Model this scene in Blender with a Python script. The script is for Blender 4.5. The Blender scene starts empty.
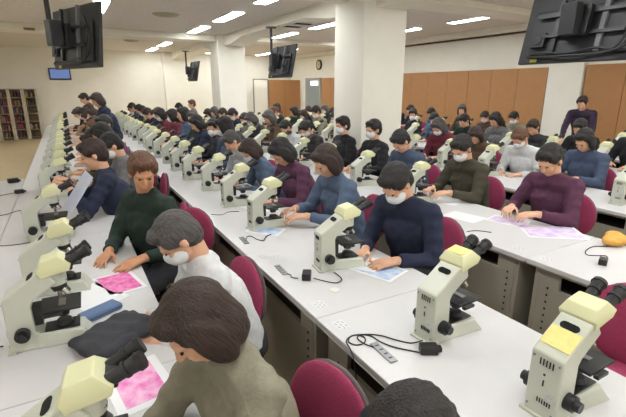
import bpy, math, random
from mathutils import Vector, Matrix, Quaternion
R_ = random.Random(7)
PI = math.pi
scene = bpy.context.scene
COL = scene.collection

# ------------------------------------------------------------------ camera, world, exposure
cam_d = bpy.data.cameras.new('camera'); cam = bpy.data.objects.new('camera', cam_d); COL.objects.link(cam)
cam_d.sensor_width = 36; cam_d.lens = 429 / 626 * 36; cam_d.clip_start = 0.05; cam_d.clip_end = 100
cam.matrix_world = Matrix(((0.871282, 0.13067409, -0.47306656, 0), (-0.49077925, 0.23561314, -0.8388219, 0),
                           (0.00184841, 0.96302167, 0.26941762, 1.7), (0, 0, 0, 1)))
scene.camera = cam
w = bpy.data.worlds.new('world'); scene.world = w; w.use_nodes = True
w.node_tree.nodes['Background'].inputs[0].default_value = (0.9, 0.93, 1, 1)
w.node_tree.nodes['Background'].inputs[1].default_value = 0.5
vs = scene.view_settings
vs.view_transform = 'Standard'; vs.look = 'None'; vs.gamma = 1; vs.use_curve_mapping = False
vs.exposure = 1.32
LAMP = 11.0          # emission of the fluorescent tubes

# ------------------------------------------------------------------ materials
def srgb(c):
    return tuple(((x / 255) / 12.92 if x / 255 <= .04045 else ((x / 255 + .055) / 1.055) ** 2.4) for x in c) + (1,)
MATS = {}
def mat(name, rgb, rough=.6, noise=.0, nscale=20, bump=0, bscale=60, metal=0, emit=None, estr=0, spec=.5, rgb2=None, sheen=0, stretch=None):
    if name in MATS: return MATS[name]
    m = bpy.data.materials.new(name); m.use_nodes = True
    nt = m.node_tree; b = nt.nodes['Principled BSDF']
    b.inputs['Base Color'].default_value = srgb(rgb); b.inputs['Roughness'].default_value = rough
    b.inputs['Metallic'].default_value = metal; b.inputs['Specular IOR Level'].default_value = spec
    if sheen: b.inputs['Sheen Weight'].default_value = sheen
    tc = nt.nodes.new('ShaderNodeTexCoord'); src = tc.outputs['Object']
    if stretch:
        mp = nt.nodes.new('ShaderNodeMapping'); mp.inputs['Scale'].default_value = stretch; nt.links.new(src, mp.inputs['Vector']); src = mp.outputs['Vector']
    if noise or rgb2:
        n = nt.nodes.new('ShaderNodeTexNoise'); n.inputs['Scale'].default_value = nscale; n.inputs['Detail'].default_value = 4
        nt.links.new(src, n.inputs['Vector'])
        r = nt.nodes.new('ShaderNodeValToRGB'); r.color_ramp.elements[0].position = .35; r.color_ramp.elements[1].position = .65
        a = srgb(rgb); k = noise
        c2 = srgb(rgb2) if rgb2 else tuple(x * (1 - k) for x in a[:3]) + (1,)
        r.color_ramp.elements[0].color = c2; r.color_ramp.elements[1].color = a
        nt.links.new(n.outputs['Fac'], r.inputs['Fac']); nt.links.new(r.outputs['Color'], b.inputs['Base Color'])
    if bump:
        n2 = nt.nodes.new('ShaderNodeTexNoise'); n2.inputs['Scale'].default_value = bscale; n2.inputs['Detail'].default_value = 3
        nt.links.new(src, n2.inputs['Vector'])
        bp = nt.nodes.new('ShaderNodeBump'); bp.inputs['Strength'].default_value = bump; bp.inputs['Distance'].default_value = .01
        nt.links.new(n2.outputs['Fac'], bp.inputs['Height']); nt.links.new(bp.outputs['Normal'], b.inputs['Normal'])
    if emit:
        b.inputs['Emission Color'].default_value = srgb(emit); b.inputs['Emission Strength'].default_value = estr
    MATS[name] = m
    return m
M_wall = mat('plaster_wall', (246, 242, 231), .8, .03, 3, .05, 80)
M_ceil = mat('acoustic_tile', (232, 224, 216), .9, .14, 26, .1, 60)
M_beam = mat('beam_plaster', (240, 235, 222), .75, .03, 3)
M_floor = mat('floor_vinyl', (202, 182, 146), .55, .10, 6)
M_panel = mat('tan_laminate', (184, 133, 86), .6, .07, 5)
M_edge_and_shadow_line = mat('panel_edge_and_shadow_line', (84, 60, 44), .6)
M_top = mat('desk_laminate', (213, 211, 212), .38, .02, 12)
M_edge = mat('desk_edge', (176, 172, 166), .5)
M_carc = mat('desk_steel', (158, 153, 142), .55, .03, 10)
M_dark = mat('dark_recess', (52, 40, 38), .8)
M_hole = mat('black_hole', (25, 24, 24), .8)
M_chair = mat('maroon_fabric', (166, 60, 98), .9, .14, 90, .35, 350)
M_chairback = mat('chair_shell', (110, 100, 100), .5)
M_black = mat('black_plastic', (30, 30, 32), .42, 0, 10, .05, 100)
M_tv = mat('tv_casing', (42, 42, 46), .5, .08, 6)
M_tvl = mat('tv_bracket', (34, 34, 37), .4)
M_silver = mat('brushed_steel', (150, 150, 152), .35, 0, metal=.8)
M_scope = mat('scope_enamel', (200, 202, 188), .35, .02, 14)
M_head = mat('scope_cream', (222, 221, 178), .35)
M_lens = mat('lens_steel', (190, 188, 180), .25, metal=.8)
M_note = mat('sticky_note', (236, 224, 146), .8, .08, 60)
M_label = mat('pale_label', (205, 206, 200), .6, .25, 220)
M_cable = mat('black_cable', (28, 28, 30), .5)
M_paper = mat('white_paper', (238, 238, 240), .7)
M_pink = mat('pink_print', (232, 120, 190), .7, 0, 22, rgb2=(246, 196, 226))
M_pink2 = mat('magenta_print', (222, 84, 160), .7, 0, 26, rgb2=(240, 150, 200))
M_blue = mat('blue_print', (150, 180, 226), .7, 0, 16, rgb2=(214, 224, 240))
M_purple = mat('violet_print', (200, 176, 222), .7, 0, 14, rgb2=(232, 220, 236))
M_lamp = mat('fluorescent_tube', (255, 255, 250), .5, emit=(250, 255, 255), estr=LAMP)
M_frame = mat('lamp_housing', (232, 230, 224), .5)
M_vent = mat('beige_vent', (176, 166, 140), .6)
M_screen = mat('dark_screen', (16, 17, 20), .15)
M_bluescreen = mat('blue_screen', (70, 90, 140), .3, emit=(88, 108, 156), estr=.42)
M_door = mat('grey_blue_door', (150, 160, 160), .55)
M_skin = mat('skin', (222, 172, 142), .55, .05, 12)
M_skin2 = mat('skin_tan', (204, 148, 112), .55, .05, 12)
M_hair_b = mat('black_hair', (34, 28, 28), .55, .45, 110, .7, 190, stretch=(1, 1, .12))
M_hair_br = mat('brown_hair', (58, 38, 32), .55, .45, 110, .7, 190, stretch=(1, 1, .12))
M_hair_lb = mat('light_brown_hair', (110, 72, 50), .55, .45, 110, .7, 190, stretch=(1, 1, .12))
M_hair_g = mat('grey_hair', (88, 84, 84), .55, .45, 110, .7, 190, stretch=(1, 1, .12))
M_mask = mat('mask_white', (228, 230, 234), .8)
M_eye = mat('eye_dark', (40, 28, 24), .2)
M_shoe = mat('shoe_leather', (45, 42, 42), .5)
M_yellow = mat('amber_cloth', (226, 170, 84), .85, .1, 20, .4, 40)

# ------------------------------------------------------------------ mesh builder
class MB:
    def __init__(s): s.v = []; s.f = []; s.m = []; s.cur = 0
    def add(s, vs, fs, M=None):
        o = len(s.v)
        s.v += [(M @ Vector(p)) if M else Vector(p) for p in vs]
        s.f += [tuple(i + o for i in f) for f in fs]; s.m += [s.cur] * len(fs)
        return s
    def box(s, a, b, M=None):
        x0, y0, z0 = a; x1, y1, z1 = b
        return s.add([(x0,y0,z0),(x1,y0,z0),(x1,y1,z0),(x0,y1,z0),(x0,y0,z1),(x1,y0,z1),(x1,y1,z1),(x0,y1,z1)],
                     [(0,3,2,1),(4,5,6,7),(0,1,5,4),(1,2,6,5),(2,3,7,6),(3,0,4,7)], M)
    def cbox(s, c, sz, M=None):
        return s.box([c[i]-sz[i]/2 for i in range(3)], [c[i]+sz[i]/2 for i in range(3)], M)
    def prism(s, pts, y0, y1, M=None, ys=None):
        """outline in x,z extruded along y; ys(x,z)->half width factor optional"""
        n = len(pts); g = ys or (lambda x, z: 1)
        v = [(x, y0 * g(x, z), z) for x, z in pts] + [(x, y1 * g(x, z), z) for x, z in pts]
        f = [tuple(range(n)), tuple(range(2*n-1, n-1, -1))] + [(i, i+n, (i+1) % n + n, (i+1) % n) for i in range(n)]
        return s.add(v, f, M)
    def cone(s, p0, p1, r0, r1=None, n=16, caps=(0, 0), M=None):
        """tapered tube with flat (0) or round (1) ends"""
        if r1 is None: r1 = r0
        p0 = Vector(p0); p1 = Vector(p1); d = (p1 - p0); L = d.length or 1e-6; d /= L
        a = d.orthogonal().normalized(); b = d.cross(a)
        rings = []
        if caps[0]:
            for k in (3, 2, 1): t = k * PI / 8; rings.append((-r0 * math.sin(t), r0 * math.cos(t)))
        rings += [(0, r0), (L, r1)]
        if caps[1]:
            for k in (1, 2, 3): t = k * PI / 8; rings.append((L + r1 * math.sin(t), r1 * math.cos(t)))
        v = []
        for h, r in rings:
            for i in range(n):
                t = 2 * PI * i / n; v.append(p0 + d * h + (a * math.cos(t) + b * math.sin(t)) * r)
        f = []
        for k in range(len(rings) - 1):
            for i in range(n):
                j = (i + 1) % n; f.append((k*n+i, k*n+j, (k+1)*n+j, (k+1)*n+i))
        f.append(tuple(range(n-1, -1, -1))); q = (len(rings)-1)*n; f.append(tuple(range(q, q+n)))
        return s.add(v, f, M)
    def ell(s, c, r, n=16, m=10, M=None, rot=None):
        v = []; c = Vector(c)
        for i in range(1, m):
            t = PI * i / m
            for j in range(n):
                p = 2 * PI * j / n
                q = Vector((r[0]*math.sin(t)*math.cos(p), r[1]*math.sin(t)*math.sin(p), r[2]*math.cos(t)))
                if rot: q = rot @ q
                v.append(c + q)
        top = Vector((0,0,r[2])); 
        if rot: top = rot @ top
        v += [c + top, c - top]; T = len(v) - 2; B = T + 1
        f = [(T, j, (j+1) % n) for j in range(n)] + [(B, (m-2)*n+(j+1) % n, (m-2)*n+j) for j in range(n)]
        for i in range(m-2):
            for j in range(n): f.append((i*n+j, (i+1)*n+j, (i+1)*n+(j+1) % n, i*n+(j+1) % n))
        return s.add(v, f, M)
    def tube(s, pts, r, n=8, M=None):
        pts = smooth(pts); N = len(pts); v = []
        up = Vector((0, 0, 1))
        for k, p in enumerate(pts):
            d = (pts[min(k+1, N-1)] - pts[max(k-1, 0)]).normalized()
            a = d.cross(up)
            a = a.normalized() if a.length > .05 else d.orthogonal().normalized()
            b = d.cross(a)
            for i in range(n): t = 2*PI*i/n; v.append(p + (a*math.cos(t) + b*math.sin(t))*r)
        f = [(k*n+i, k*n+(i+1) % n, (k+1)*n+(i+1) % n, (k+1)*n+i) for k in range(N-1) for i in range(n)]
        f += [tuple(range(n-1, -1, -1)), tuple(range((N-1)*n, N*n))]
        return s.add(v, f, M)
    def mesh(s, name, mats, smooth_deg=None):
        me = bpy.data.meshes.new(name); me.from_pydata([tuple(p) for p in s.v], [], s.f)
        for m in (mats if isinstance(mats, (list, tuple)) else [mats]): me.materials.append(m)
        me.polygons.foreach_set('material_index', s.m)
        import bmesh
        bm = bmesh.new(); bm.from_mesh(me); bmesh.ops.recalc_face_normals(bm, faces=bm.faces)
        if smooth_deg:
            for f in bm.faces: f.smooth = True
            for e in bm.edges:
                if len(e.link_faces) == 2 and e.calc_face_angle(0) > math.radians(smooth_deg): e.smooth = False
        bm.to_mesh(me); bm.free(); me.update()
        return me
    def build(s, name, mats, parent=None, loc=None, rot=None, bevel=0, sm=35):
        me = s.mesh(name, mats, sm); o = bpy.data.objects.new(name, me); COL.objects.link(o)
        if bevel:
            b = o.modifiers.new('bevel', 'BEVEL'); b.width = bevel; b.segments = 3; b.limit_method = 'ANGLE'; b.angle_limit = math.radians(40)
            b.harden_normals = False
        if parent: o.parent = parent
        if loc: o.location = loc
        if rot: o.rotation_euler = rot
        return o
def smooth(pts, k=5):
    P = [Vector(p) for p in pts]
    if len(P) < 3: return P
    out = []
    for i in range(len(P)-1):
        p0 = P[max(i-1, 0)]; p1 = P[i]; p2 = P[i+1]; p3 = P[min(i+2, len(P)-1)]
        for j in range(k):
            t = j / k
            out.append(.5*((2*p1) + (-p0+p2)*t + (2*p0-5*p1+4*p2-p3)*t*t + (-p0+3*p1-3*p2+p3)*t**3))
    out.append(P[-1]); return out
def tag(o, label=None, cat=None, group=None, kind=None):
    if label: o['label'] = label
    if cat: o['category'] = cat
    if group: o['group'] = group
    if kind: o['kind'] = kind
    return o
def empty(name, label, cat, loc=(0,0,0), rz=0, group=None):
    o = bpy.data.objects.new(name, None); COL.objects.link(o); o.location = loc; o.rotation_euler = (0, 0, rz)
    o.empty_display_size = .1
    return tag(o, label, cat, group)
def struct(o): o['kind'] = 'structure'; return o
def copy_tree(o, parent=None, skip=()):
    c = o.copy(); COL.objects.link(c)
    if parent: c.parent = parent
    for ch in list(o.children):
        if ch.name.split('.')[0] in skip: continue
        copy_tree(ch, c, skip)
    return c
ORD = ['first','second','third','fourth','fifth','sixth','seventh','eighth','ninth','tenth','eleventh','twelfth','thirteenth',
       'fourteenth','fifteenth','sixteenth','seventeenth','eighteenth','nineteenth','twentieth','twenty-first','twenty-second','twenty-third','twenty-fourth','twenty-fifth']

# ------------------------------------------------------------------ the room
XL, XR, YB, YF, H = -5.0, 9.2, 18.4, -3.0, 3.05
struct(MB().box((XL, YF, -.1), (XR, YB, 0)).build('floor', M_floor))
struct(MB().box((XL, YF, H), (XR, YB, H+.1)).build('ceiling', M_ceil))
struct(MB().box((XL, YB, 0), (XR, YB+.15, H)).build('wall_back', M_wall))
struct(MB().box((XR, YF, 0), (XR+.15, YB+.15, H)).build('wall_right', M_wall))
struct(MB().box((XL-.15, YF, 0), (XL, YB+.15, H)).build('wall_left', M_wall))
struct(MB().box((XL-.15, YF-.15, 0), (XR+.15, YF, H)).build('wall_front', M_wall))
n_trim = 1
def trim(mb, m=M_beam, bevel=.012):
    global n_trim
    o = struct(mb.build('trim_%d' % n_trim, m, bevel=bevel)); n_trim += 1; return o
PILX, PILY, PW = 3.7, (5.15, 11.67), .75
for y in PILY:
    struct(MB().box((PILX, y, 0), (PILX+PW, y+PW, H)).build('pillar', M_wall, bevel=.012))
struct(MB().box((PILX-.15, YB-.3, 0), (PILX+PW, YB, H)).build('pillar', M_wall, bevel=.012))
for y in PILY:
    struct(MB().box((9.05, y, 0), (XR, y+PW-.02, H)).build('pillar', M_wall, bevel=.01))
# haunched beams between the pillars: lower next to each pillar
def beam_y(x0, x1, ya, yb, z=2.9, zh=2.78, ha=True, hb=True):
    pts = [(ya, zh if ha else z)]
    if ha: pts += [(ya+.45, zh), (ya+1.3, z)]
    if hb: pts += [(yb-1.3, z), (yb-.45, zh)]
    pts += [(yb, zh if hb else z), (yb, H), (ya, H)]
    n = len(pts); v = [(x0, y, zz) for y, zz in pts] + [(x1, y, zz) for y, zz in pts]
    f = [tuple(range(n)), tuple(range(2*n-1, n-1, -1))] + [(i, i+n, (i+1) % n + n, (i+1) % n) for i in range(n)]
    return trim(MB().add(v, f), bevel=0)
beam_y(3.88, 4.42, YF, PILY[0], ha=False)
beam_y(3.88, 4.42, PILY[0]+PW, PILY[1])
beam_y(3.88, 4.42, PILY[1]+PW, YB-.3)
for y in PILY:
    trim(MB().box((XL, y+.1, 2.9), (PILX, y+PW-.05, H)))
    trim(MB().box((PILX+PW, y+.1, 2.95), (9.05, y+PW-.05, H)))
trim(MB().box((8.75, YF, 2.94), (XR, YB, H)))
trim(MB().box((9.10, 2.0, 2.905), (XR, 12.0, 2.94)), M_edge_and_shadow_line, 0)  # dark strip modelled in place of the shadow line under the wall beam
struct(MB().box((XL, YB-.012, 0), (PILX-.15, YB, .1)).build('baseboard_back', M_edge))

# ceiling lights: a white tray with two tubes behind it
def ceiling_light(x, y, label):
    t = empty('ceiling_light', label, 'ceiling light', (x, y, H), 0, 'fluorescent ceiling lights')
    return t
row_words = {0.73: 'above the left desks', 2.98: 'before the pillars', 5.22: 'beyond the pillars', 7.3: 'nearest the tan panels', -2.9: 'added out of view over the open floor'}  # last row is added out of view to brighten the floor
lm0 = MB().box((-.13, -.64, -.012), (.13, .64, 0)); lm0.box((-.13,-.64,-.03),(-.115,.64,-.012)); lm0.box((.115,-.64,-.03),(.13,.64,-.012))
lm1 = MB().box((-.105, -.62, -.028), (.105, .62, -.0125))
mh, mt = lm0.mesh('lamp_housing', M_frame), lm1.mesh('tube', M_lamp)
li = 0
for x, nm in row_words.items():
    k = 0
    for y in (-1.6, .6, 3.0, 6.45, 8.7, 10.85, 12.95, 14.9, 17.1):
        if (y == 12.95 and x > 0) or (x == .73 and y == 10.85) or (x < 0 and y > 14) or (x == .73 and y > 16): continue
        t = ceiling_light(x, y, 'bright rectangular ceiling light %s, %s from the front' % (nm, ORD[k])); k += 1
        for me, n in ((mh, 'housing'), (mt, 'diffuser')):
            o = bpy.data.objects.new(n, me); COL.objects.link(o); o.parent = t
# ceiling vents
def disc_vent(x, y, r, label):
    t = empty('ceiling_vent', label, 'ceiling vent', (x, y, H))
    MB().cone((0,0,-.03), (0,0,0), r*.8, r, 28).build('rim', M_vent, t)
    MB().cone((0,0,-.045), (0,0,-.03), r*.4, r*.5, 24).build('cone', M_vent, t)
disc_vent(1.9, 9.05, .25, 'large round beige vent set in the ceiling near the second ceiling beam')
disc_vent(1.95, 14.3, .22, 'small distant round vent in the ceiling past the ceiling beam')
for i, y in enumerate((7.75, 8.2)):
    t = empty('slot_vent', 'dark slotted vent under the ceiling beam, %s pillar' % ('closer to the wide near' if i == 0 else 'closer to the farther'), 'air vent', (4.15, y, 2.9))
    MB().box((-.2, -.14, -.02), (.2, .14, 0)).build('vent_frame', M_frame, t)
    m = MB(); m.box((-.17, -.09, -.024), (.17, .09, -.0205)); m.build('grille', M_hole, t)
t = empty('wall_sensor', 'small dark sensor fixed on the side of the ceiling beam', 'sensor', (-.45, 11.75, 2.93))
MB().box((-.11, -.03, -.03), (.11, .0, .03)).build('sensor_body', M_vent, t); MB().box((-.09, -.034, -.012), (.09, -.0305, .012)).build('sensor_slit', M_hole, t)

# tan panels along the right wall: Y spans
def tan_panel(x0, y0, x1, y1, zt, thick=.06, along='y'):
    t = empty('partition_panel', 'tall tan laminate panel standing against the cream wall', 'partition panel', (x0, y0, 0), 0, 'tan panels along the walls')
    L = (y1-y0) if along == 'y' else (x1-x0)
    if along == 'y':
        MB().box((0, .006, .02), (thick, L-.006, zt)).build('board', M_panel, t)
        MB().box((.01, -.004, .0), (thick-.004, .006, zt-.03)).build('edge_strip', M_edge_and_shadow_line, t)
    else:
        MB().box((.006, 0, .02), (L-.006, thick, zt)).build('board', M_panel, t)
        MB().box((-.004, .01, .0), (.006, thick, zt-.03)).build('edge_strip', M_edge_and_shadow_line, t)
def span(a, b, n, zt=2.15):
    for i in range(n): tan_panel(9.1, a+(b-a)*i/n, 9.1, a+(b-a)*(i+1)/n, zt)
span(2.2, 5.12, 4, 2.16); span(5.92, 10.9, 7, 2.145); span(14.1, 15.45, 2, 2.1)
for i in range(2): tan_panel(7.65+.75*i, 17.4, 7.65+.75*(i+1), 17.4, 2.05, along='x')
t = empty('whiteboard', 'pale framed board standing beside the distant tan panels', 'board', (7.0, 17.45, 0))
MB().box((0,0,.35),(.6,.04,2.05)).build('board', M_wall, t)
m = MB(); m.box((-.03,-.005,.3),(0,.045,2.08)); m.box((.6,-.005,.3),(.63,.045,2.08)); m.box((-.03,-.005,2.05),(.63,.045,2.08)); m.box((-.03,-.005,.3),(.63,.045,.35)); m.build('frame', M_silver, t)
m = MB(); m.box((0,-.2,0),(.03,.25,.3)); m.box((.57,-.2,0),(.6,.25,.3)); m.build('stand', M_silver, t)
# door on the right wall
dr = struct(MB().box((9.13, 15.7, 0), (9.17, 16.8, 2.05)).build('door_1', M_door))
MB().box((9.115, 15.78, 1.82), (9.13, 16.4, 2.0)).build('door_pane', mat('lit_pane', (236, 240, 238), .3, emit=(240, 240, 235), estr=.6), dr)
MB().cone((9.07, 15.8, 1.0), (9.13, 15.8, 1.0), .02, .02).build('door_handle', M_silver, dr)
m = MB(); m.box((9.12, 15.62, 0), (9.2, 15.7, 2.12)); m.box((9.12, 16.8, 0), (9.2, 16.88, 2.12)); m.box((9.12, 15.62, 2.05), (9.2, 16.88, 2.12)); trim(m, M_edge)
t = empty('wall_clock', 'round dark-rimmed clock high on the wall over the grey door', 'clock', (9.2, 15.8, 2.62), 0)
MB().cone((-.05,0,0),(0,0,0),.2,.2,32).build('rim', M_black, t)
MB().cone((-.054,0,0),(-.0505,0,0),.15,.15,32).build('dial', mat('clock_dial', (200, 190, 160), .5), t)
m = MB(); m.box((-.06,-.006,-.02),(-.056,.006,.12)); m.box((-.06,-.09,-.006),(-.056,.02,.006)); m.build('hand', M_black, t)

# blue wall screen
t = empty('wall_screen', 'small blue-lit flat screen mounted on the back wall', 'screen', (0.0, YB, 2.18))
MB().box((-.34, -.07, -.2), (.34, 0, .2)).build('casing', M_tv, t, bevel=.01)
MB().box((-.30, -.073, -.15), (.30, -.0705, .16)).build('display', M_bluescreen, t)

# shelving with binders in the far left corner
M_binder = [mat('binder_%d' % i, c, .7) for i, c in enumerate([(130,60,68),(96,70,66),(150,120,100),(84,66,90),(170,150,120),(80,70,64)])]
M_shelfw = mat('shelf_wood', (150, 134, 108), .6, .1, 8)
M_upr = mat('shelf_upright', (196, 184, 160), .6)
shelf_n = 0
for k in range(5):
    x0 = -2.78 + k * .40
    nm = ['furthest from the desks', 'second in the line', 'in the middle of the line', 'with reddish binders', 'closest to the desks'][k]
    t = empty('bookcase', 'narrow open bookcase by the back wall, %s' % nm, 'bookcase', (x0, 17.75, 0))
    MB().box((.02, .33, 0), (.38, .36, 1.66)).build('back', M_shelfw, t)
    for x in (0, .345): MB().box((x, -.03, 0), (x+.05, .36, 1.68)).build('side_panel', M_upr, t)
    for j in range(7): MB().box((.05, 0, .05+j*.265), (.345, .33, .075+j*.265)).build('shelf', M_shelfw, t)
    for j in range(6):
        if k == 4 and j in (0, 2, 3): continue
        x = x0 + .06; q = 0
        while x < x0 + .30:
            wd = R_.uniform(.045, .075); h = R_.uniform(.14, .21); sfc = .075 + j*.265
            wd = min(wd, x0 + .34 - x); bm_ = R_.choice(M_binder[:4] if k < 4 else M_binder[2:])
            b = MB().box((0, 0, 0), (wd, .22, h)).build('binder', bm_, None, (x, 17.78, sfc))
            tag(b, 'dark binder on the %s shelf of the bookcase %s' % (ORD[j], nm), 'binder', 'binders, %s shelf, bookcase %s' % (ORD[j], nm))
            x += wd + R_.uniform(.005, .04)

# ------------------------------------------------------------------ hung televisions (screen faces local +X, width along Y)
def television(loc, rz, label, ceil_z, tilt=12, pole_dx=-.22, name='hanging_television'):
    t = empty(name, label, 'television', loc, rz)
    T = Matrix.Rotation(math.radians(tilt), 4, 'Y')
    W, Hh = 1.12, .65
    def P(mb): return mb
    m = MB(); m.box((-.02, -W/2, -Hh/2), (.02, W/2, Hh/2), T); m.build('casing', M_tv, t, bevel=.008)
    m = MB(); m.box((-.055, -W/2+.10, -Hh/2+.06), (-.0205, W/2-.10, Hh/2-.18), T); m.build('rear_housing', M_tv, t, bevel=.012)
    MB().box((.0205, -W/2+.03, -Hh/2+.03), (.024, W/2-.03, Hh/2-.03), T).build('screen', M_screen, t)
    for y in (-.2, .2):
        MB().box((-.085, y-.02, -Hh/2+.07), (-.056, y+.02, Hh/2-.02), T).build('rail', M_tvl if y > 0 else mat('grey_steel', (112, 112, 116), .5), t)
    for z in (-.10, .08):
        MB().box((-.105, -.40, z-.014), (-.0855, .40, z+.014), T).build('crossbar', M_tvl, t)
    m = MB(); m.box((-.16, -.12, -.13), (-.106, .12, .12), T); m.build('mount_plate', M_tvl, t, bevel=.006)
    m = MB(); m.box((pole_dx-.05, -.07, -.1), (-.161, .07, .16)); m.build('mount_arm', M_tv, t, bevel=.008)
    m = MB(); m.cone((pole_dx-.02, 0, -.08), (pole_dx-.02, 0, ceil_z - loc[2]), .026, .026, 14); m.cone((pole_dx-.02, 0, ceil_z-loc[2]-.02), (pole_dx-.02, 0, ceil_z-loc[2]), .11, .11, 18)
    m.build('pole', M_tvl, t)
    m = MB(); m.box((-.1, .28, -Hh/2+.13), (-.056, .42, -Hh/2+.26), T); m.cone(T @ Vector((-.11, .35, -Hh/2+.195)), T @ Vector((-.1, .35, -Hh/2+.195)), .045, .045, 20)
    m.build('connector_box', M_tv, t, bevel=.004)
    m = MB(); r = T @ Vector((-.075, -.45, -Hh/2+.07)); 
    m.tube([T @ Vector(p) for p in ((-.07,.44,-.27),(-.09,.3,-.245),(-.09,.05,-.265),(-.09,-.2,-.235),(-.09,-.34,-.25),(-.08,-.4,-.15),(-.08,-.42,.1),(-.09,-.3,.25))], .009, 8)
    m.tube([T @ Vector(p) for p in ((-.07,.42,-.28),(-.1,.1,-.29),(-.1,-.28,-.28),(-.09,-.46,-.2),(-.08,-.48,0))], .011, 8)
    m.build('cable_loom', M_cable, t)
    MB().box((-.0245, W/2-.2, -Hh/2+.012), (-.0205, W/2-.13, -Hh/2+.04), T).build('yellow_sticker', mat('yellow_sticker', (190, 190, 60), .6), t)
    return t
television((4.12, 2.40, 2.25), 0, 'large dark television back with brackets, hanging in the near right corner of the ceiling', 2.9)
television((4.10, 8.60, 2.235), 0, 'dark television on a ceiling pole between the two pillars', 2.9)
television((4.0, 15.4, 2.25), 0, 'smallest distant television on a pole behind the far pillar', 2.9)
television((.215, 5.75, 2.235), math.radians(22), 'black television back with rails hanging above the left desks', H, tilt=6, pole_dx=-.24)

# ------------------------------------------------------------------ desks
def make_desk():
    t = empty('desk', 'x', 'desk')
    MB().box((0, .002, .672), (.77, 1.798, .70)).build('tabletop', [M_top], t, bevel=.004)
    MB().box((-.002, .003, .668), (.772, 1.797, .6715)).build('edge_band', M_edge, t)
    for y in (.055, 1.715): MB().box((.03, y, 0), (.74, y+.03, .668)).build('side_panel', M_carc, t, bevel=.003)
    m = MB(); m.box((.03, .086, .04), (.05, 1.714, .555)); m.box((.03,.086,.5555),(.05,.21,.668)); m.box((.03,1.59,.5555),(.05,1.714,.668)); m.box((.03,.86,.5555),(.05,.92,.668)); m.box((.03,.21,.645),(.05,1.59,.668)); m.build('front_panel', M_carc, t)
    m = MB()
    for y in (.13, 1.655):
        for i in range(11): m.cbox((.0285, y, .1+i*.045), (.003, .01, .012))
    m.build('vent_holes', M_hole, t)
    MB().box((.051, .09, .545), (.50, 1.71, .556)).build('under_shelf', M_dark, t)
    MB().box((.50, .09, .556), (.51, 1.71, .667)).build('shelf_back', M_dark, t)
    MB().cone((.024, 1.2, .60), (.032, 1.2, .60), .012, .012, 14).build('lock', M_hole, t)
    return t
desk0 = make_desk(); used = False
ROWS = {'left': -.50, 'centre': .865, 'third': 2.35, 'fourth': 3.95, 'fifth': 5.45, 'sixth': 6.95}
ROWNAME = {'left': 'left row', 'centre': 'middle row', 'third': 'row before the pillars', 'fourth': 'pillar row', 'fifth': 'row past the pillars', 'sixth': 'row by the tan panels', 'side': 'outermost left row'}
def desks(row, x, ys):
    global used
    for i, y in enumerate(ys):
        o = desk0 if not used else copy_tree(desk0); used = True
        o.location = (x, y, 0)
        tag(o, 'grey desk with white top in the %s, %s from the front' % (ROWNAME[row], ORD[i]), 'desk', 'desks of the ' + ROWNAME[row])
ys_all = [-.3 + 1.8*i for i in range(8)]
DY = {'left': [-.3+1.8*i for i in range(8)], 'centre': ys_all, 'third': ys_all, 'fourth': [-.3, 1.5, 3.3] + [6.1+1.8*i for i in range(3)] + [12.6], 'fifth': [.6+1.8*i for i in range(7)], 'sixth': [1.2+1.8*i for i in range(6)]}
for r, x in ROWS.items(): desks(r, x, DY[r])
desks('side', -1.275, [.4, 2.2, 4.0])

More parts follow.
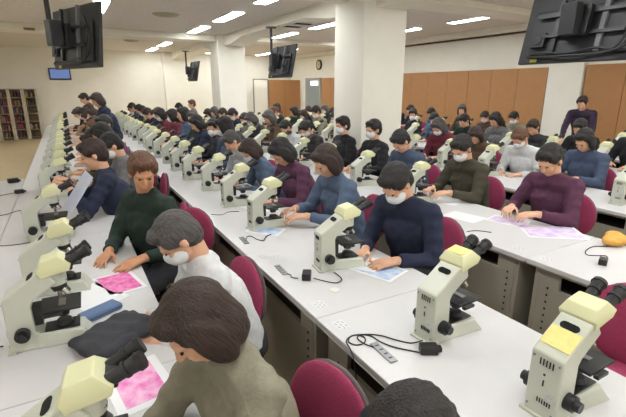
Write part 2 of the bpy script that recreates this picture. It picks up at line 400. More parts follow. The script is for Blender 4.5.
# ------------------------------------------------------------------ microscope (rear at x=0, eyepieces to +x, stands on z=0)
def make_scope():
    t = empty('microscope', 'x', 'microscope')
    wf = lambda x, z: 1 + .35 * max(0, x-.08) / .2 - .25 * (z > .04 and x > .1)
    # base wedge + column + slanted arm in one side outline
    m = MB()
    m.prism([(0,0),(.285,0),(.262,.052),(.10,.062),(.092,.075),(.088,.185),(.10,.205),(.19,.265),(.150,.325),(.012,.232),(0,.222)], -.051, .051)
    m.build('frame', M_scope, t, bevel=.006)
    m = MB(); m.add([(.09,-.051,0),(.09,.051,0),(.285,.078,0),(.285,-.078,0),(.09,-.051,.06),(.09,.051,.06),(.255,.056,.05),(.255,-.056,.05)],
                    [(0,1,2,3),(4,7,6,5),(0,3,7,4),(1,5,6,2),(3,2,6,7),(0,4,5,1)]); m.build('foot', M_scope, t, bevel=.005)
    m = MB(); m.box((-.010, -.060, .0), (.02, .060, .010)); m.build('rear_plate', M_scope, t, bevel=.002)
    # rear panel details
    m = MB(); 
    for i in range(5): m.cbox((-.0012, -.026+i*.010+.004, .195), (.003, .003, .022))
    for i in range(6): m.cbox((-.0012, -.03+i*.008, .062), (.003, .003, .016))
    m.cbox((-.0012, .0, .125), (.003, .004, .02)); m.cbox((-.0012, .0, .155), (.003, .006, .006)); m.build('vent_slots', M_hole, t)
    MB().cbox((-.0012, -.028, .085), (.003, .034, .03)).build('rating_label', M_label, t)
    m = MB()
    for y in (-.04, .04):
        for z in (.03, .205): m.cone((-.003, y, z), (0, y, z), .004, .004, 8)
    m.build('screw', M_silver, t)
    # carrying slot on the slanted face
    A = Matrix.Translation((.088, 0, .2830)) @ Matrix.Rotation(-math.atan2(.093, .138), 4, 'Y')
    m = MB(); m.cbox((.012, 0, .001), (.026, .034, .003), A); m.cone(A @ Vector((.012,-.017,0)), A @ Vector((.012,-.017,.0025)), .013, .013, 16); m.cone(A @ Vector((.012,.017,0)), A @ Vector((.012,.017,.0025)), .013, .013, 16)
    m.build('handle_recess', M_hole, t)
    # head
    m = MB(); B = Matrix.Translation((.185, 0, .322)) @ Matrix.Rotation(math.radians(-12), 4, 'Y') @ Matrix.Scale(.86, 4)
    v = []; 
    lo = [(-.062,-.062,-.028),(.058,-.062,-.028),(.058,.062,-.028),(-.062,.062,-.028)]
    mi = [(-.066,-.070,.012),(.074,-.066,.0),(.074,.066,.0),(-.066,.070,.012)]
    hi = [(-.040,-.052,.048),(.034,-.050,.05),(.034,.050,.05),(-.040,.052,.048)]
    m.add(lo+mi+hi, [(3,2,1,0),(8,9,10,11)] + [(i,(i+1)%4,(i+1)%4+4,i+4) for i in range(4)] + [(i+4,(i+1)%4+4,(i+1)%4+8,i+8) for i in range(4)], B)
    m.build('head', M_head, t, bevel=.004)
    m = MB(); m.cone((.185,0,.245),(.18,0,.305),.038,.042,20); m.build('head_collar', M_scope, t)
    # binocular tubes
    for y in (-.033, .033):
        m = MB(); a = Vector((.228, y*.8, .333)); d = Vector((.88, y*2.5, .46)).normalized()
        m.cone(a, a+d*.05, .018, .018, 18); m.cone(a+d*.05, a+d*.058, .022, .022, 18); m.cone(a+d*.058, a+d*.085, .019, .022, 18); m.cone(a+d*.085, a+d*.098, .025, .023, 18)
        m.build('eyepiece', M_black, t)
    m = MB(); m.cbox((.235, 0, .335), (.04, .082, .032), Matrix.Identity(4)); m.build('eyepiece_bridge', M_black, t, bevel=.006)
    # nosepiece, objectives
    m = MB(); m.cone((.19,0,.225),(.19,0,.26),.026,.034,18); m.ell((.19,0,.23),(.03,.03,.018)); nz = m.build('nosepiece', M_black, t)
    for i, (dx, dy, L) in enumerate(((.0,.0,.045),(.03,.02,.035),(.028,-.022,.03),(-.02,.028,.03))):
        p = Vector((.19+dx*.5, dy*.6, .225)); q = p + Vector((dx, dy, -.05)).normalized()*L
        m = MB(); m.cone(p, q, .011, .008, 12); m.build('objective', M_lens if i != 1 else M_silver, nz)
    # stage, condenser, lamp
    m = MB(); m.box((.115,-.075,.150),(.26,.07,.160)); m.box((.13,-.092,.142),(.19,-.075,.155)); stg = m.build('stage', M_black, t, bevel=.003)
    MB().box((.18,-.035,.1605),(.205,.03,.163)).build('slide_holder', M_silver, stg)
    MB().box((.086,-.026,.09),(.12,.026,.17)).build('stage_bracket', M_black, t); MB().cone((.19,0,.105),(.19,0,.149),.022,.028,18).build('condenser', M_black, t)
    m = MB(); m.box((.12,-.042,.0585),(.245,.042,.064)); m.cone((.19,0,.066),(.19,0,.085),.033,.027,20); m.build('lamp_housing', M_black, t, bevel=.002)
    for s in (-1, 1):
        m = MB(); m.cone((.05, s*.0515, .078), (.05, s*.077, .078), .027, .027, 22); kb = m.build('focus_knob', M_black, t); MB().cone((.05, s*.077, .078), (.05, s*.095, .078), .018, .017, 18).build('fine_knob', M_black, kb)
    return t
scope0 = make_scope(); sc_used = [False]
FAR_SKIP = ('objective', 'slide_holder', 'screw', 'vent_slots', 'rating_label', 'rear_plate', 'handle_recess', 'head_collar', 'lamp_housing')
def put_scope(x, y, rz, label, group, far=False):
    if not sc_used[0]: o = scope0; sc_used[0] = True
    else: o = copy_tree(scope0, None, FAR_SKIP if far else ())
    o.location = (x, y, .7005); o.rotation_euler = (0, 0, rz)
    return tag(o, label, 'microscope', group)

# ------------------------------------------------------------------ swivel chair (person faces -x; backrest at +x)
def make_chair():
    t = empty('swivel_chair', 'x', 'chair')
    m = MB(); m.ell((0,0,.45),(.22,.22,.045),24,10); m.build('seat', M_chair, t)
    m = MB(); m.ell((.20,0,.66),(.033,.185,.195),28,14,rot=Matrix.Rotation(.1,3,'Y')); br_ = m.build('backrest', M_chair, t)
    m = MB(); m.ell((.226,0,.66),(.024,.18,.19),24,12,rot=Matrix.Rotation(.1,3,'Y')); m.build('back_shell', M_chairback, br_)
    m = MB(); m.tube([(0,0,.41),(.12,0,.39),(.22,0,.42),(.245,0,.55),(.25,0,.7)],.016); m.build('back_support', M_black, t)
    MB().cone((0,0,.09),(0,0,.42),.03,.024,14).build('column', M_black, t)
    m = MB()
    for i in range(5): a = 2*PI*i/5; m.cone((0,0,.1),(.26*math.cos(a),.26*math.sin(a),.06),.022,.014,8)
    m.build('star_base', M_black, t)
    for i in range(5):
        a = 2*PI*i/5; c = (.26*math.cos(a), .26*math.sin(a)); MB().cone((c[0]-.012,c[1],.028),(c[0]+.012,c[1],.028),.027,.027,12).build('caster', M_black, t)
    return t
chair0 = make_chair(); ch_used = [False]
def put_chair(x, y, rz, label, group, far=False):
    if not ch_used[0]: o = chair0; ch_used[0] = True
    else: o = copy_tree(chair0, None, ('caster', 'back_support') if far else ())
    o.location = (x, y, 0); o.rotation_euler = (0, 0, rz)
    return tag(o, label, 'chair', group)

# ------------------------------------------------------------------ people (local: pelvis over x=0,y=0, facing -x, z=0 floor)
def remesh(mb, voxel, name, sm=2):
    me = mb.mesh(name + '_src', M_skin); o = bpy.data.objects.new(name + '_src', me); COL.objects.link(o)
    r = o.modifiers.new('r', 'REMESH'); r.mode = 'VOXEL'; r.voxel_size = voxel
    s = o.modifiers.new('s', 'SMOOTH'); s.iterations = sm; s.factor = .5
    dg = bpy.context.evaluated_depsgraph_get(); out = bpy.data.meshes.new_from_object(o.evaluated_get(dg)); out.name = name; out.materials.clear()
    bpy.data.objects.remove(o)
    for p in out.polygons: p.use_smooth = True
    return out
def ik(a, b, L1, L2, hint):
    a = Vector(a); b = Vector(b); d = b - a; L = min(d.length, (L1+L2)*.985); dn = d.normalized(); b = a + dn * L
    x = (L1*L1 - L2*L2 + L*L) / (2*L); h = math.sqrt(max(L1*L1 - x*x, 0))
    hv = Vector(hint); hv = (hv - dn * hv.dot(dn)).normalized()
    return a + dn*x + hv*h, b
def hand(mb, wrist, fwd, side, curl, s):
    """palm + four fingers + thumb. fwd: pointing direction, side: unit toward thumb, s scale"""
    f = Vector(fwd).normalized(); u = Vector(side); u = (u - f*u.dot(f)).normalized(); n = f.cross(u)
    if n.z > 0: n = -n                                   # palm normal points down
    w0 = Vector(wrist)
    for k in range(4):
        a = w0 + f*.012 + u*(.018 - k*.012); b = w0 + f*(.088 - .004*abs(k-1)) + u*(.030 - k*.0205)
        mb.cone(a, b, .016, .0115, 10, (1, 1))
        L = (.042, .047, .044, .034)[k]; d = (f + u*(.10 - .07*k)).normalized(); p = b
        for j in range(3):
            c = curl * (j + .6); dd = (d*math.cos(c) + n*math.sin(c)).normalized(); q = p + dd * L * (1, .68, .52)[j]
            mb.cone(p, q, .0088 - j*.0007, .0080 - j*.0008, 10, (1, 1)); p = q
    p = w0 + f*.02 + u*.022
    for L, r, k in ((.042, .013, .75), (.034, .010, .4), (.026, .009, .15)):
        q = p + (f*(1-k*.4) + u*k + n*.3).normalized()*L; mb.cone(p, q, r, r*.88, 10, (1, 1)); p = q
def figure(key, lean=.25, hp=.35, yaw=0., hyaw=0., hands=((-.40,-.14,.735),(-.40,.14,.735)), curl=.35, stand=False, hip=.55, side=0., hint=.3):
    """returns dict of meshes + head frame"""
    pel = Vector((0, 0, hip if not stand else .93)); d = Vector((-math.sin(lean), side, math.cos(lean))).normalized()
    Y = Matrix.Rotation(yaw, 3, 'Z')
    lat = Y @ Vector((0, 1, 0)); front = d.cross(lat) * 1.0
    if front.x > 0: front = -front
    chest = pel + d*.30; sh = pel + d*.45; neck = pel + d*.50
    S = [sh - lat*.175, sh + lat*.175]
    ha = lean*.45 + hp; hd = Vector((-math.sin(lean*.6+hp*.25), side, math.cos(lean*.6+hp*.25))).normalized()
    skull_base = neck + hd*.075
    HR = Matrix.Rotation(hyaw, 3, 'Z') @ Matrix.Rotation(-ha, 3, 'Y')
    hc = skull_base + HR @ Vector((-.018, 0, .085))
    HM = Matrix.Translation(hc) @ HR.to_4x4()
    body = MB(); top = MB(); tr = MB()
    # torso
    def torso(mb, g, full=True):
        mb.ell(pel + d*.02, (.12+g, .165+g, .12+g), 20, 12)
        mb.cone(pel, chest, .115+g, .12+g, 18, (1, 1))
        for s in (-.055, .055):
            mb.cone(pel + lat*s + d*.05, chest + lat*s*1.15, .108+g, .118+g, 16, (1, 1))
        mb.cone(chest - lat*.06, chest + lat*.06, .112+g, .112+g, 16, (1, 1)); 
        mb.cone(sh - lat*.13 - d*.005, sh + lat*.13 - d*.005, .062+g, .062+g, 16, (1, 1))
        mb.cone(sh - lat*.08 + d*.02, neck, .05+g, .05+g, 14, (1, 1)); mb.cone(sh + lat*.08 + d*.02, neck, .05+g, .05+g, 14, (1, 1))
    torso(body, 0); torso(top, .013)
    body.cone(neck - d*.03, skull_base + hd*.04, .055, .052, 16, (1, 1))
    # collar of the garment ends flat around the neck
    top.cone(neck - d*.03, neck + d*.025, .085, .064, 18)
    for i, s in enumerate((-1, 1)):
        el, wr = ik(S[i], hands[i], .28, .25, Vector((hint, s*.55, -.75)))
        body.cone(S[i], el, .047, .038, 14, (1, 1)); body.cone(el, wr, .038, .026, 14, (1, 1))
        top.cone(S[i], el, .064, .054, 16, (1, 1)); dd = (wr-el); top.cone(el, el + dd*.88, .053, .040, 16, (1, 0))
        hf = Vector((-1, -s*.25, -.12)) if not stand else dd.normalized()
        if hands[i][2] > .82 and not stand: hf = Vector((-.75, -s*.55, .3))
        hf = (hf.normalized() + dd.normalized()*.5)
        hand(body, wr, hf, Vector((-.1, -s, .15)) if not stand else Vector((-1, 0, 0)), curl, s)
    # legs
    ank = []
    for s in (-1, 1):
        hp_ = pel + Vector((-.02, s*.085, -.02))
        if stand: kn = Vector((-.03, s*.09, .49)); an = Vector((.01, s*.095, .09))
        else: kn = Vector((-.41, s*.12, .51)); an = Vector((-.34, s*.13, .10))
        body.cone(hp_, kn, .078, .052, 14, (1, 1)); body.cone(kn, an, .048, .034, 14, (1, 1)); body.cone(an, an + Vector((-.14, s*.02, -.05)), .032, .03, 12, (1, 1))
        tr.cone(hp_, kn, .094, .070, 16, (1, 1)); tr.cone(kn, kn*.12+an*.88 + Vector((0, 0, .0)), .068, .055, 16, (1, 0))
        ank.append(an)
    tr.ell(pel + Vector((.01, 0, -.01)), (.135, .175, .115), 20, 12)
    # head
    def H_(c): return HM @ Vector(c)
    r3 = HR
    body.ell(H_((.012, 0, .032)), (.094, .075, .088), 22, 14, rot=r3)
    body.ell(H_((-.020, 0, -.035)), (.066, .058, .078), 20, 12, rot=r3)
    body.ell(H_((-.048, 0, -.088)), (.026, .026, .022), 12, 8, rot=r3)
    body.ell(H_((-.068, 0, .020)), (.024, .052, .016), 14, 8, rot=r3)
    body.cone(H_((-.082, 0, .012)), H_((-.100, 0, -.024)), .008, .013, 12, (1, 1))
    for s in (-1, 1):
        body.ell(H_((.012, s*.077, -.005)), (.019, .009, .030), 12, 8, rot=r3); body.ell(H_((-.058, s*.032, -.025)), (.026, .022, .026), 12, 8, rot=r3)
    body.ell(H_((-.078, 0, -.056)), (.012, .024, .006), 12, 8, rot=r3); body.ell(H_((-.075, 0, -.067)), (.012, .019, .006), 12, 8, rot=r3)
    bm_ = remesh(body, .0062, key + '_body', 2); tm = remesh(top, .012, key + '_top', 3); tm2 = remesh(tr, .014, key + '_trousers', 3)
    # soft folds in the cloth
    for me, amp in ((tm, .006), (tm2, .004)):
        for v in me.vertices:
            p = v.co; k = math.sin(p.x*41 + p.z*23 + math.sin(p.y*27)*1.7) * math.sin(p.y*33 + p.z*37 + 1.3) + .5*math.sin(p.z*70 + p.x*45 + p.y*20)
            v.co = p + v.normal * amp * k * .6
    return dict(body=bm_, top=tm, trousers=tm2, HM=HM, ank=ank, stand=stand)
FIG = {
    'look': figure('look', lean=.30, hp=.45, hands=((-.46,-.10,.79),(-.44,.13,.79)), curl=.5),
    'write': figure('write', lean=.34, hp=.60, yaw=.1, hands=((-.42,-.15,.735),(-.44,.07,.74)), curl=.4),
    'upright': figure('upright', lean=.10, hp=.12, hands=((-.36,-.13,.735),(-.36,.12,.735)), curl=.25),
    'turn': figure('turn', lean=.18, hp=.25, yaw=-.25, hyaw=.75, hands=((-.38,-.16,.735),(-.36,.10,.735)), curl=.3),
    'turnback': figure('turnback', lean=.2, hp=.3, yaw=.2, hyaw=-.6, hands=((-.40,-.12,.735),(-.36,.16,.735)), curl=.3),
    'sit': figure('sit', lean=.20, hp=.62, yaw=.05, hands=((-.46,-.15,.735),(-.48,.07,.74)), curl=.35),
    'bend': figure('bend', lean=.68, hp=.15, hands=((-.52,-.20,.80),(-.50,.22,.80)), curl=.3, stand=True),
    'hold': figure('hold', lean=.30, hp=.22, hands=((-.40,-.15,.95),(-.40,.13,.95)), curl=.6),
    'deep': figure('deep', lean=.50, hp=.55, hands=((-.48,-.17,.74),(-.50,.10,.745)), curl=.4),
    'stand': figure('stand', lean=.28, hp=.4, hands=((-.32,-.20,.95),(-.30,.22,.92)), curl=.3, stand=True),
}
# hair meshes in the head frame
def hair_mesh(kind):
    m = MB(); m.ell((.022, 0, .046), (.099, .086, .090), 22, 14)
    m.ell((.052, 0, .0), (.066, .078, .085), 20, 12)
    m.ell((-.045, 0, .088), (.045, .062, .035), 16, 10)
    for s in (-1, 1): m.ell((.0, s*.066, .045), (.06, .024, .045), 14, 8)
    if kind in ('bob', 'long'):
        m.ell((.045, 0, -.035), (.072, .092, .105), 20, 12)
        for s in (-1, 1): m.ell((.0, s*.080, -.02), (.050, .024, .095), 16, 10)
        m.ell((-.052, 0, .08), (.036, .062, .03), 16, 10)
    if kind == 'long': m.cone((.07, 0, -.05), (.10, 0, -.24), .07, .04, 16, (1, 1))
    if kind == 'tail': m.ell((.115, 0, .02), (.03, .03, .03)); m.cone((.125, 0, .01), (.13, 0, -.17), .034, .014, 12, (1, 1))
    me = remesh(m, .008, 'hair_' + kind, 1)
    for v in me.vertices:
        p = v.co; k = math.sin(p.y*260 + math.sin(p.x*60)*2) * .5 + math.sin(p.x*110 + p.y*90 + p.z*40) * .5
        v.co = p + v.normal * .0022 * k
    return me
HAIR = {k: hair_mesh(k) for k in ('short', 'bob', 'long', 'tail')}
def mask_mesh():
    m = MB(); m.ell((-.045, 0, -.045), (.062, .066, .052), 20, 12); m.ell((-.088, 0, -.03), (.026, .03, .035), 14, 8); me = remesh(m, .008, 'mask', 2); return me
MASK = mask_mesh()
_e = MB()
for s in (-1, 1): _e.ell((-.0815, s*.029, .003), (.006, .010, .0035), 12, 8)
EYES = _e.mesh('eyes', M_eye, 60)
_g = MB(); _g.ell((-.05, 0, -.045), (.09, .043, .045), 16, 10); _g.box((.0, -.04, -.045), (.02, .04, 0))
_s = MB(); _s.ell((-.06, 0, -.058), (.13, .045, .042), 18, 10); _s.ell((.02, 0, -.03), (.055, .045, .055), 14, 10); SHOE = remesh(_s, .012, 'shoe', 1)
MATBY = {}
def cloth(rgb):
    if rgb not in MATBY: MATBY[rgb] = mat('cloth_%d_%d_%d' % rgb, rgb, .9, .12, 30, .35, 60)
    return MATBY[rgb]
def link_mesh(name, me, m, parent, mw=None):
    o = bpy.data.objects.new(name, me); COL.objects.link(o)
    if not me.materials: me.materials.append(None)
    o.material_slots[0].link = 'OBJECT'; o.material_slots[0].material = m
    if parent: o.parent = parent
    if mw: o.matrix_local = mw
    return o
def person(pose, x, y, rz, label, topc, hairk='short', hairm=None, trc=(50,50,58), mask=False, skin=None, scale=1., group=None, near=True, garment='sweater', hs=1.0, head=None):
    F = FIG[pose]
    if head:
        q = Matrix.Rotation(rz, 3, 'Z') @ F['HM'].translation * scale; x = head[0] - q.x; y = head[1] - q.y; print('HEAD', pose, round(x,3), round(y,3), 'z', round(q.z-1.7,3))
    t = empty('person', label, 'person', (x, y, 0), rz, group); t.scale = (scale, scale, scale)
    link_mesh('body', F['body'], skin or M_skin, t)
    link_mesh(garment, F['top'], cloth(topc), t)
    link_mesh('trousers', F['trousers'], cloth(trc), t)
    link_mesh('hair', HAIR[hairk], hairm or M_hair_b, t, F['HM'] @ Matrix.Scale(hs, 4))
    if mask: link_mesh('face_mask', MASK, M_mask, t, F['HM'])
    if near:
        link_mesh('eyes', EYES, M_eye, t, F['HM'])
        for an in F['ank']: link_mesh('shoe', SHOE, M_shoe, t, Matrix.Translation((an.x-.02, an.y, an.z)))
    return t

# ------------------------------------------------------------------ seats
SEATX = .28      # pelvis behind the desk's edge
def seatx(row): return ROWS[row] + .77 + SEATX
C = {'navy': (36,42,66), 'black': (34,34,38), 'grey': (120,120,124), 'khaki': (140,134,116), 'cream': (214,200,172), 'dark green': (34,50,44),
     'slate blue': (74,86,112), 'plum': (92,52,78), 'brown': (92,70,56), 'charcoal': (58,58,62), 'white': (214,214,216), 'olive': (70,66,52), 'maroon': (112,44,60), 'pink': (200,150,160), 'pale grey': (170,172,176), 'denim': (88,104,130)}
HN = {'b': ('black', M_hair_b), 'br': ('dark brown', M_hair_br), 'lb': ('light brown', M_hair_lb), 'g': ('grey', M_hair_g)}
hero = {  # row, y : pose, colour name, garment, hair kind, hair, mask, dx, rz, label
    ('left', 1.00): ('sit', 'khaki', 'cardigan', 'bob', 'br', False, -.02, .1, 'nearest seated person, dark brown bob and khaki cardigan, leaning over pink prints'),
    ('left', 1.62): ('write', 'white', 'shirt', 'short', 'g', True, .02, -.05, 'grey-haired person in a white shirt and mask bent over the desk beside the khaki cardigan'),
    ('left', 2.38): ('turn', 'dark green', 'jacket', 'short', 'lb', False, .06, .75, 'brown-haired person in a dark green jacket turned toward a neighbour'),
    ('left', 3.30): ('hold', 'navy', 'jacket', 'short', 'br', False, -.08, -.1, 'person in a navy jacket holding up a pale sheet of paper'),
    ('centre', 2.00): ('write', 'navy', 'sweater', 'short', 'b', True, .03, .15, 'black-haired masked person in a navy sweater writing on pale blue sheets'),
    ('centre', 2.78): ('look', 'denim', 'jacket', 'bob', 'br', False, .0, .0, 'person with a brown bob and blue denim jacket at a microscope'),
    ('centre', 3.50): ('write', 'plum', 'sweater', 'bob', 'b', False, .0, .0, 'dark-haired person in a plum sweater behind the denim jacket'),
    ('third', 1.98): ('look', 'plum', 'cardigan', 'short', 'b', False, .06, .0, 'person in a plum cardigan bending over violet papers at the right'),
    ('third', 2.80): ('look', 'olive', 'coat', 'short', 'b', True, .0, .0, 'broad seated person in a dark olive coat and white mask'),
    ('third', 3.62): ('write', 'slate blue', 'sweater', 'short', 'b', False, .0, .0, 'person in a slate blue sweater with black hair before the wide pillar'),
    ('third', 4.35): ('upright', 'black', 'sweater', 'short', 'b', True, .0, .0, 'upright masked person in black sitting against the wide pillar'),
    ('third', 5.05): ('upright', 'black', 'jacket', 'short', 'b', True, .0, .0, 'masked person in a black jacket facing left of the wide pillar'),
}
seats = {'left': [1.0,1.62,2.38,3.30] + [4.6+.62*i for i in range(15)],
         'centre': [2.0,2.78,3.5] + [4.2+.62*i for i in range(16)],
         'third': [1.98,2.8,3.62,4.35,5.05] + [5.75+.64*i for i in range(9)] + [12.95, 13.55],
         'fourth': [1.85, 2.6, 3.3, 4.0, 4.65] + [6.3+.64*i for i in range(8)],
         'fifth': [2.1+.7*i for i in range(14)], 'sixth': [2.6+.75*i for i in range(12)]}
HEADS = {('left', 1.0): (.235, 1.03), ('left', 1.62): (.35, 1.80), ('left', 2.38): (.37, 2.80), ('left', 3.30): (.15, 3.9)}
CHAIR_Y = {('left', 1.0): (.42, .94, .25), ('left', 1.62): (.50, 1.95, .15), ('left', 2.38): (.56, 2.95, .75)}
names = list(C)
darkish = ['navy','black','charcoal','grey','slate blue','black','brown','charcoal','olive','plum','navy','cream','dark green','white','pale grey','black','denim','maroon','pink','khaki']
poses = ['look','write','look','upright','deep','look','turn','write','turnback','look']
for r, ysr in seats.items():
    for i, y in enumerate(ysr):
        px = seatx(r)
        h = hero.get((r, round(y, 2)))
        far = y > 6 or r in ('fifth', 'sixth')
        if (r == 'left' and (abs(y-8.35) < .4 or abs(y-11.0) < .4)) or (r == 'sixth' and abs(y-4.6) < .55): continue
        if h:
            pose, cn, gar, hk, hc, mk, dx, rz, lab = h
            person(pose, px+dx, y, rz, lab, C[cn], hk, HN[hc][1], mask=mk, garment=gar, skin=M_skin2 if hc in ('lb',) else None, hs=1.02, scale=.94 if (r == 'left' and y < 2) else 1., head=HEADS.get((r, round(y, 2))))
            px += dx
        else:
            if r == 'fourth' and y < 2: cn = 'cream'
            else: cn = R_.choice(darkish)
            pose = R_.choice(poses); hc = R_.choice(['b','b','b','br','br','lb','g'] if i % 5 else ['b']); hk = R_.choice(['short','short','bob','bob','tail','long'])
            mk = R_.random() < .5
            rz = R_.uniform(-.15, .15); px += R_.uniform(-.05, .06) if r != 'third' else R_.uniform(-.09, -.03)
            lab = '%s-haired person in %s, %s seat of the %s' % (HN[hc][0], cn, ORD[i], ROWNAME[r])
            person(pose, px, y, rz, lab, C[cn], hk, HN[hc][1], mask=mk, near=not far, scale=R_.uniform(.95, 1.04), group='people seated in the ' + ROWNAME[r])
        cx_, cy_, cz_ = CHAIR_Y.get((r, round(y, 2)), (px+.02, y, R_.uniform(-.1, .1)))
        put_chair(cx_, cy_, cz_, 'maroon swivel chair, %s in the %s' % (ORD[i], ROWNAME[r]), 'chairs of the ' + ROWNAME[r], far)
        # microscope of this seat
        sx = ROWS[r] + .22 + R_.uniform(-.03, .03)
        ry = y + .06
        if r == 'left':
            sx = -.30; ry = y + .1
            if i < 4: sx, ry = ((-.225, 1.04), (-.305, 1.89), (-.285, 2.40), (-.34, 3.36))[i]
        if r == 'centre' and i == 0: ry, sx = 1.97, 1.14
        if r == 'third' and i == 0: continue
        put_scope(sx, ry, R_.uniform(-.12, .12), 'cream and white microscope, %s along the %s' % (ORD[i], ROWNAME[r]), 'microscopes of the ' + ROWNAME[r], far)
# person at the bottom edge: only the top of the hair shows
person('deep', .80, .52, 0.3, 'person with curly black hair at the bottom edge, seen from above', C['black'], 'short', M_hair_b, near=True, hs=1.06, scale=.92, head=(.52, .51))
# standing people
person('bend', 8.3, 4.55, .3, 'standing person in a dark purple top bending forward beside the wall pilaster', (58,44,66), 'short', M_hair_br)
person('stand', .70, 8.35, .2, 'standing person in navy leaning in the aisle far back', C['navy'], 'bob', M_hair_br, scale=.97)
person('stand', .60, 11.0, .1, 'standing person in brown leaning in the aisle, farthest back', C['brown'], 'short', M_hair_b, scale=.95)

# the two clear microscopes on the middle row and the free chairs
s1 = put_scope(1.155, 1.13, .06, 'clear microscope on the middle desk beside the seated navy sweater, note on its head', None)
s2 = put_scope(1.175, .635, .02, 'nearest microscope at the bottom right with a yellow note on its back slope', None)
A = Matrix.Translation((.088, 0, .2830)) @ Matrix.Rotation(-math.atan2(.093, .138), 4, 'Y')
MB().box((-.075, -.048, .0015), (-.002, .046, .0032), A).build('sticky_note', M_note, s2)
B = Matrix.Translation((.185, 0, .322)) @ Matrix.Rotation(math.radians(-12), 4, 'Y') @ Matrix.Scale(.86, 4)
MB().box((-.035, -.045, .0495), (.028, .045, .052), B).build('sticky_note', M_note, s1)
put_chair(1.93, .77, .2, 'empty maroon chair behind the nearest microscope', None)
put_chair(.43, 1.72+.02, .1, 'maroon chair standing free behind the grey-haired person', None) if False else None

# ------------------------------------------------------------------ adapters, cables, sockets, papers
def adapter(x, y, rz, label, pts=None, z=.7, s=1.):
    t = empty('power_adapter', label, 'power adapter', (x, y, z), rz)
    MB().box((-.035*s, -.022*s, .0005), (.035*s, .022*s, .035*s)).build('case', M_black, t, bevel=.005)
    m = MB(); m.box((.035*s, -.012, .008), (.05*s, .012, .026)); m.build('plug', M_black, t)
    return t
def cable(pts, label, z=.704, r=.0028):
    m = MB(); m.tube([(p[0], p[1], p[2] if len(p) > 2 else z) for p in pts], r)
    return tag(m.build('power_cable', M_cable), label, 'cable')
adapter(1.12, 1.06, -.5, 'black adapter on the middle desk at the foot of the clear microscope')
adapter(1.03, 1.895, 1.0, 'black adapter lying on the middle desk opposite the navy sweater', s=1.1)
adapter(2.66, 1.215, .4, 'black adapter on the desk behind the nearest microscope')
adapter(-.60, 5.62, .3, 'black adapter at the far end of the leftmost white desk', s=1.4)
adapter(-.50, 5.0, .2, 'black adapter on the left desk, the one with a trailing cable', s=1.1)
cable([(1.125,1.10,.73),(1.10,1.14),(1.06,1.19),(1.03,1.24),(.98,1.28),(.92,1.30),(.885,1.27),(.90,1.235),(.94,1.235),(.96,1.27),(.93,1.30),(.88,1.28),(.862,1.22,.700),(.853,1.18,.66),(.855,1.15,.50),(.857,1.13,.3)], 'thin black cable looping on the middle desk and hanging over its edge')
cable([(1.09,1.07),(1.03,1.14),(1.0,1.2),(.99,1.26),(.955,1.29),(.93,1.27),(.935,1.22),(.955,1.185)], 'thin black cable running from the adapter to the desk socket')
cable([(.985,1.91),(.96,1.94),(.97,1.97),(.955,2.0)], 'short black cable plugged beside the round hole cap')
cable([(1.06,1.87),(1.10,1.80),(1.14,1.76),(1.19,1.79),(1.2,1.88)], 'black cable curling from the adapter toward the seam')
cable([(.955,2.62),(.99,2.69),(1.02,2.68),(1.03,2.60),(1.06,2.56),(1.10,2.62),(1.16,2.66)], 'wavy black cable past the blue sheet on the middle desk')
cable([(.93,3.35),(1.0,3.30),(1.08,3.35),(1.16,3.32)], 'black cable in front of the plum sweater')
cable([(-.90,4.95),(-.7,4.95),(-.55,5.02),(-.5,5.0)], 'black cable ending at the trailing adapter on the left desk')
cable([(-.95,3.95),(-.66,4.18),(-.55,4.15),(-.45,4.25),(-.38,4.2)], 'long black cable across the leftmost desk')
cable([(-.60,3.45),(-.48,3.30),(-.32,3.28)], 'short black cable by the third left microscope')
cable([(-.34,1.92),(-.42,1.93),(-.50,1.96)], 'cable at the back of the second left microscope')
cable([(2.72,1.22),(2.80,1.27),(2.72,1.33),(2.78,1.38),(2.9,1.40),(3.0,1.36),(3.06,1.42)], 'black cable curling behind the nearest eyepieces')
cable([(1.17,.60,.72),(1.13,.60,.708),(1.08,.56),(1.02,.50)], 'cable leaving the nearest microscope at its back')
cable([(2.42,2.02),(2.50,2.0),(2.56,1.92)], 'thin cable end by the eyepieces on the next desk')
def socket(x, y, rz, label):
    t = empty('desk_socket', label, 'socket', (x, y, .7005), rz)
    MB().box((-.07, -.017, 0), (.07, .017, .006)).build('plate', M_silver, t, bevel=.002); pl = t.children[0]
    m = MB(); [m.cbox((-.045+.03*i, 0, .0062), (.006, .016, .001)) for i in range(4)]; m.build('outlet_slots', M_hole, pl)
socket(.965, 1.145, 1.52, 'metal socket strip let into the middle desk nearest the camera')
socket(.955, 2.06, 1.5, 'metal socket strip by the adapter opposite the navy sweater')
socket(.945, 2.63, 1.5, 'metal socket strip where the wavy cable ends')
for i, (x, y, l) in enumerate(((1.09, 1.70, 'opposite the navy sweater'), (3.0, 1.62, 'near the violet papers'))):
    tag(MB().cone((x, y, .7), (x, y, .7025), .026, .026, 24).build('cable_cap', M_frame, None), 'round pale hole cap in the desk ' + l, 'cable cap')
M_faint = mat('faint_label', (222, 222, 224), .45)
for i, (x, y, l) in enumerate(((.93, 1.40, 'just before the seam of the middle desk'), (.94, 1.60, 'just past the seam of the middle desk'), (1.02, 2.28, 'midway along the middle desk'), (.95, 2.32, 'at the outer edge of the middle desk'), (2.44, 1.42, 'at the corner of the desk behind the nearest microscope'), (2.45, 1.62, 'at the corner of the desk behind the clear microscope'))):
    t = empty('seat_label', 'faint printed seat label ' + l, 'label', (x, y, .7003), 0)
    MB().box((-.03,-.04,0),(.03,.04,.0005)).build('sticker', M_faint, t)
    m = MB()
    for a_ in range(3):
        for b_ in range(5): m.box((-.022+a_*.018, -.034+b_*.014, .0006), (-.022+a_*.018+.010, -.034+b_*.014+.003+.005*((a_+b_)%2), .0008))
    m.build('print', M_edge, t)
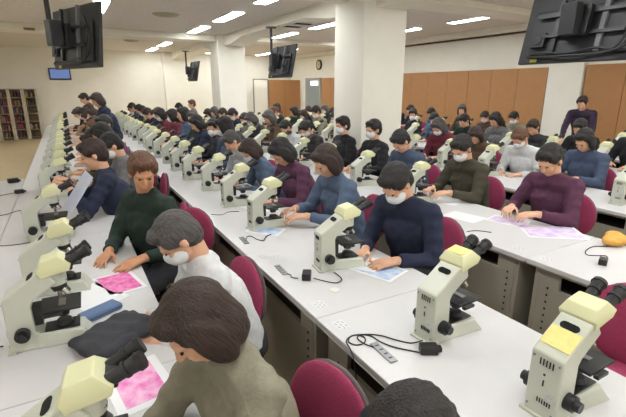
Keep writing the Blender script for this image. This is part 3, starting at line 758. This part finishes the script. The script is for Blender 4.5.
def sheet(x, y, rz, w_, h_, m, label, z=.7008, name='paper_sheet', border=None):
    t = empty(name, label, 'paper', (x, y, z), rz)
    pg = MB().box((-w_/2, -h_/2, 0), (w_/2, h_/2, .0012)).build('page', M_paper, t)
    b = border or .02
    MB().box((-w_/2+b, -h_/2+b, .0013), (w_/2-b, h_/2-b*.8, .0018)).build('print', m, pg)
sheet(.10, 1.42, .15, .20, .28, M_pink, 'pink printed sheet under the hands of the khaki cardigan', border=.03)
sheet(.13, 2.33, .2, .20, .28, M_pink2, 'magenta printed sheet between the white shirt and the green jacket')
sheet(.0, 2.22, .5, .21, .29, M_paper, 'plain white sheet beside the magenta print')
sheet(1.44, 1.80, .35, .21, .29, M_blue, 'pale blue sheet beneath the hands of the navy sweater')
sheet(1.40, 1.95, .6, .21, .29, M_paper, 'white sheet partly under the pale blue one', z=.7028)
sheet(1.16, 2.76, .7, .16, .26, M_blue, 'blue-lined sheet beside the wavy cable')
sheet(2.92, 2.05, .3, .21, .29, M_purple, 'violet sheet before the plum cardigan')
sheet(2.96, 1.72, .9, .29, .40, M_purple, 'large pale violet sheet at the desk edge by the amber cloth')
sheet(2.70, 2.3, .2, .21, .29, M_paper, 'white sheet beyond the violet ones')
sheet(1.36, 3.35, .3, .21, .29, M_paper, 'white sheet before the plum sweater')
sheet(2.95, 2.75, .3, .21, .29, M_paper, 'white sheet before the olive coat')
t = empty('paper_sheet', 'pale blue-white sheet held up by the navy jacket', 'paper', (-.0, 3.34, 1.0), .1)
Mx = Matrix.Rotation(math.radians(35), 4, 'Y')
MB().box((-.0, -.17, -.14), (.002, .17, .15), Mx).build('page', mat('held_page', (200, 206, 226), .7, .08, 20), t)
t = empty('notebook', 'small blue case lying by the pink prints', 'case', (.02, 2.02, .7005), .5)
MB().box((-.09,-.04,0),(.09,.04,.03)).build('body', mat('case_blue', (96,120,160), .6), t, bevel=.01); MB().box((-.085,-.041,.014),(.085,.041,.017)).build('zip', M_black, t)
# folded dark coat on the desk, amber cloth bag
m = MB(); m.cbox((0,0,.02),(.30,.19,.03)); m.cbox((.03,.015,.042),(.20,.15,.022), Matrix.Rotation(.12,4,'Z')); m.ell((-.09,-.01,.04),(.07,.08,.022)); m.cone((.13,-.09,.03),(-.12,-.105,.03),.024,.02,14,(1,1)); me = remesh(m, .01, 'coat', 2)
for v in me.vertices:
    v.co.z = max(v.co.z, .0); v.co += v.normal * .004*math.sin(v.co.x*70+v.co.y*40)
me.materials.append(cloth((62,62,68))); o = bpy.data.objects.new('folded_coat', me); COL.objects.link(o); o.location = (.06, 1.76, .705); o.rotation_euler = (0,0,.5)
tag(o, 'dark grey folded coat lying on the left desk between two people', 'coat')
m = MB(); m.ell((0,0,.03),(.11,.065,.035)); m.ell((.06,.04,.04),(.06,.05,.03)); m.ell((-.06,.0,.035),(.06,.045,.03)); me = remesh(m, .008, 'bag', 2)
for v in me.vertices:
    v.co.z = max(v.co.z, .0); v.co += v.normal * .003*math.sin(v.co.x*90+v.co.y*70)
me.materials.append(M_yellow); o = bpy.data.objects.new('cloth_pouch', me); COL.objects.link(o); o.location = (3.08, 1.36, .703)
tag(o, 'amber cloth pouch on the desk at the right edge', 'pouch')
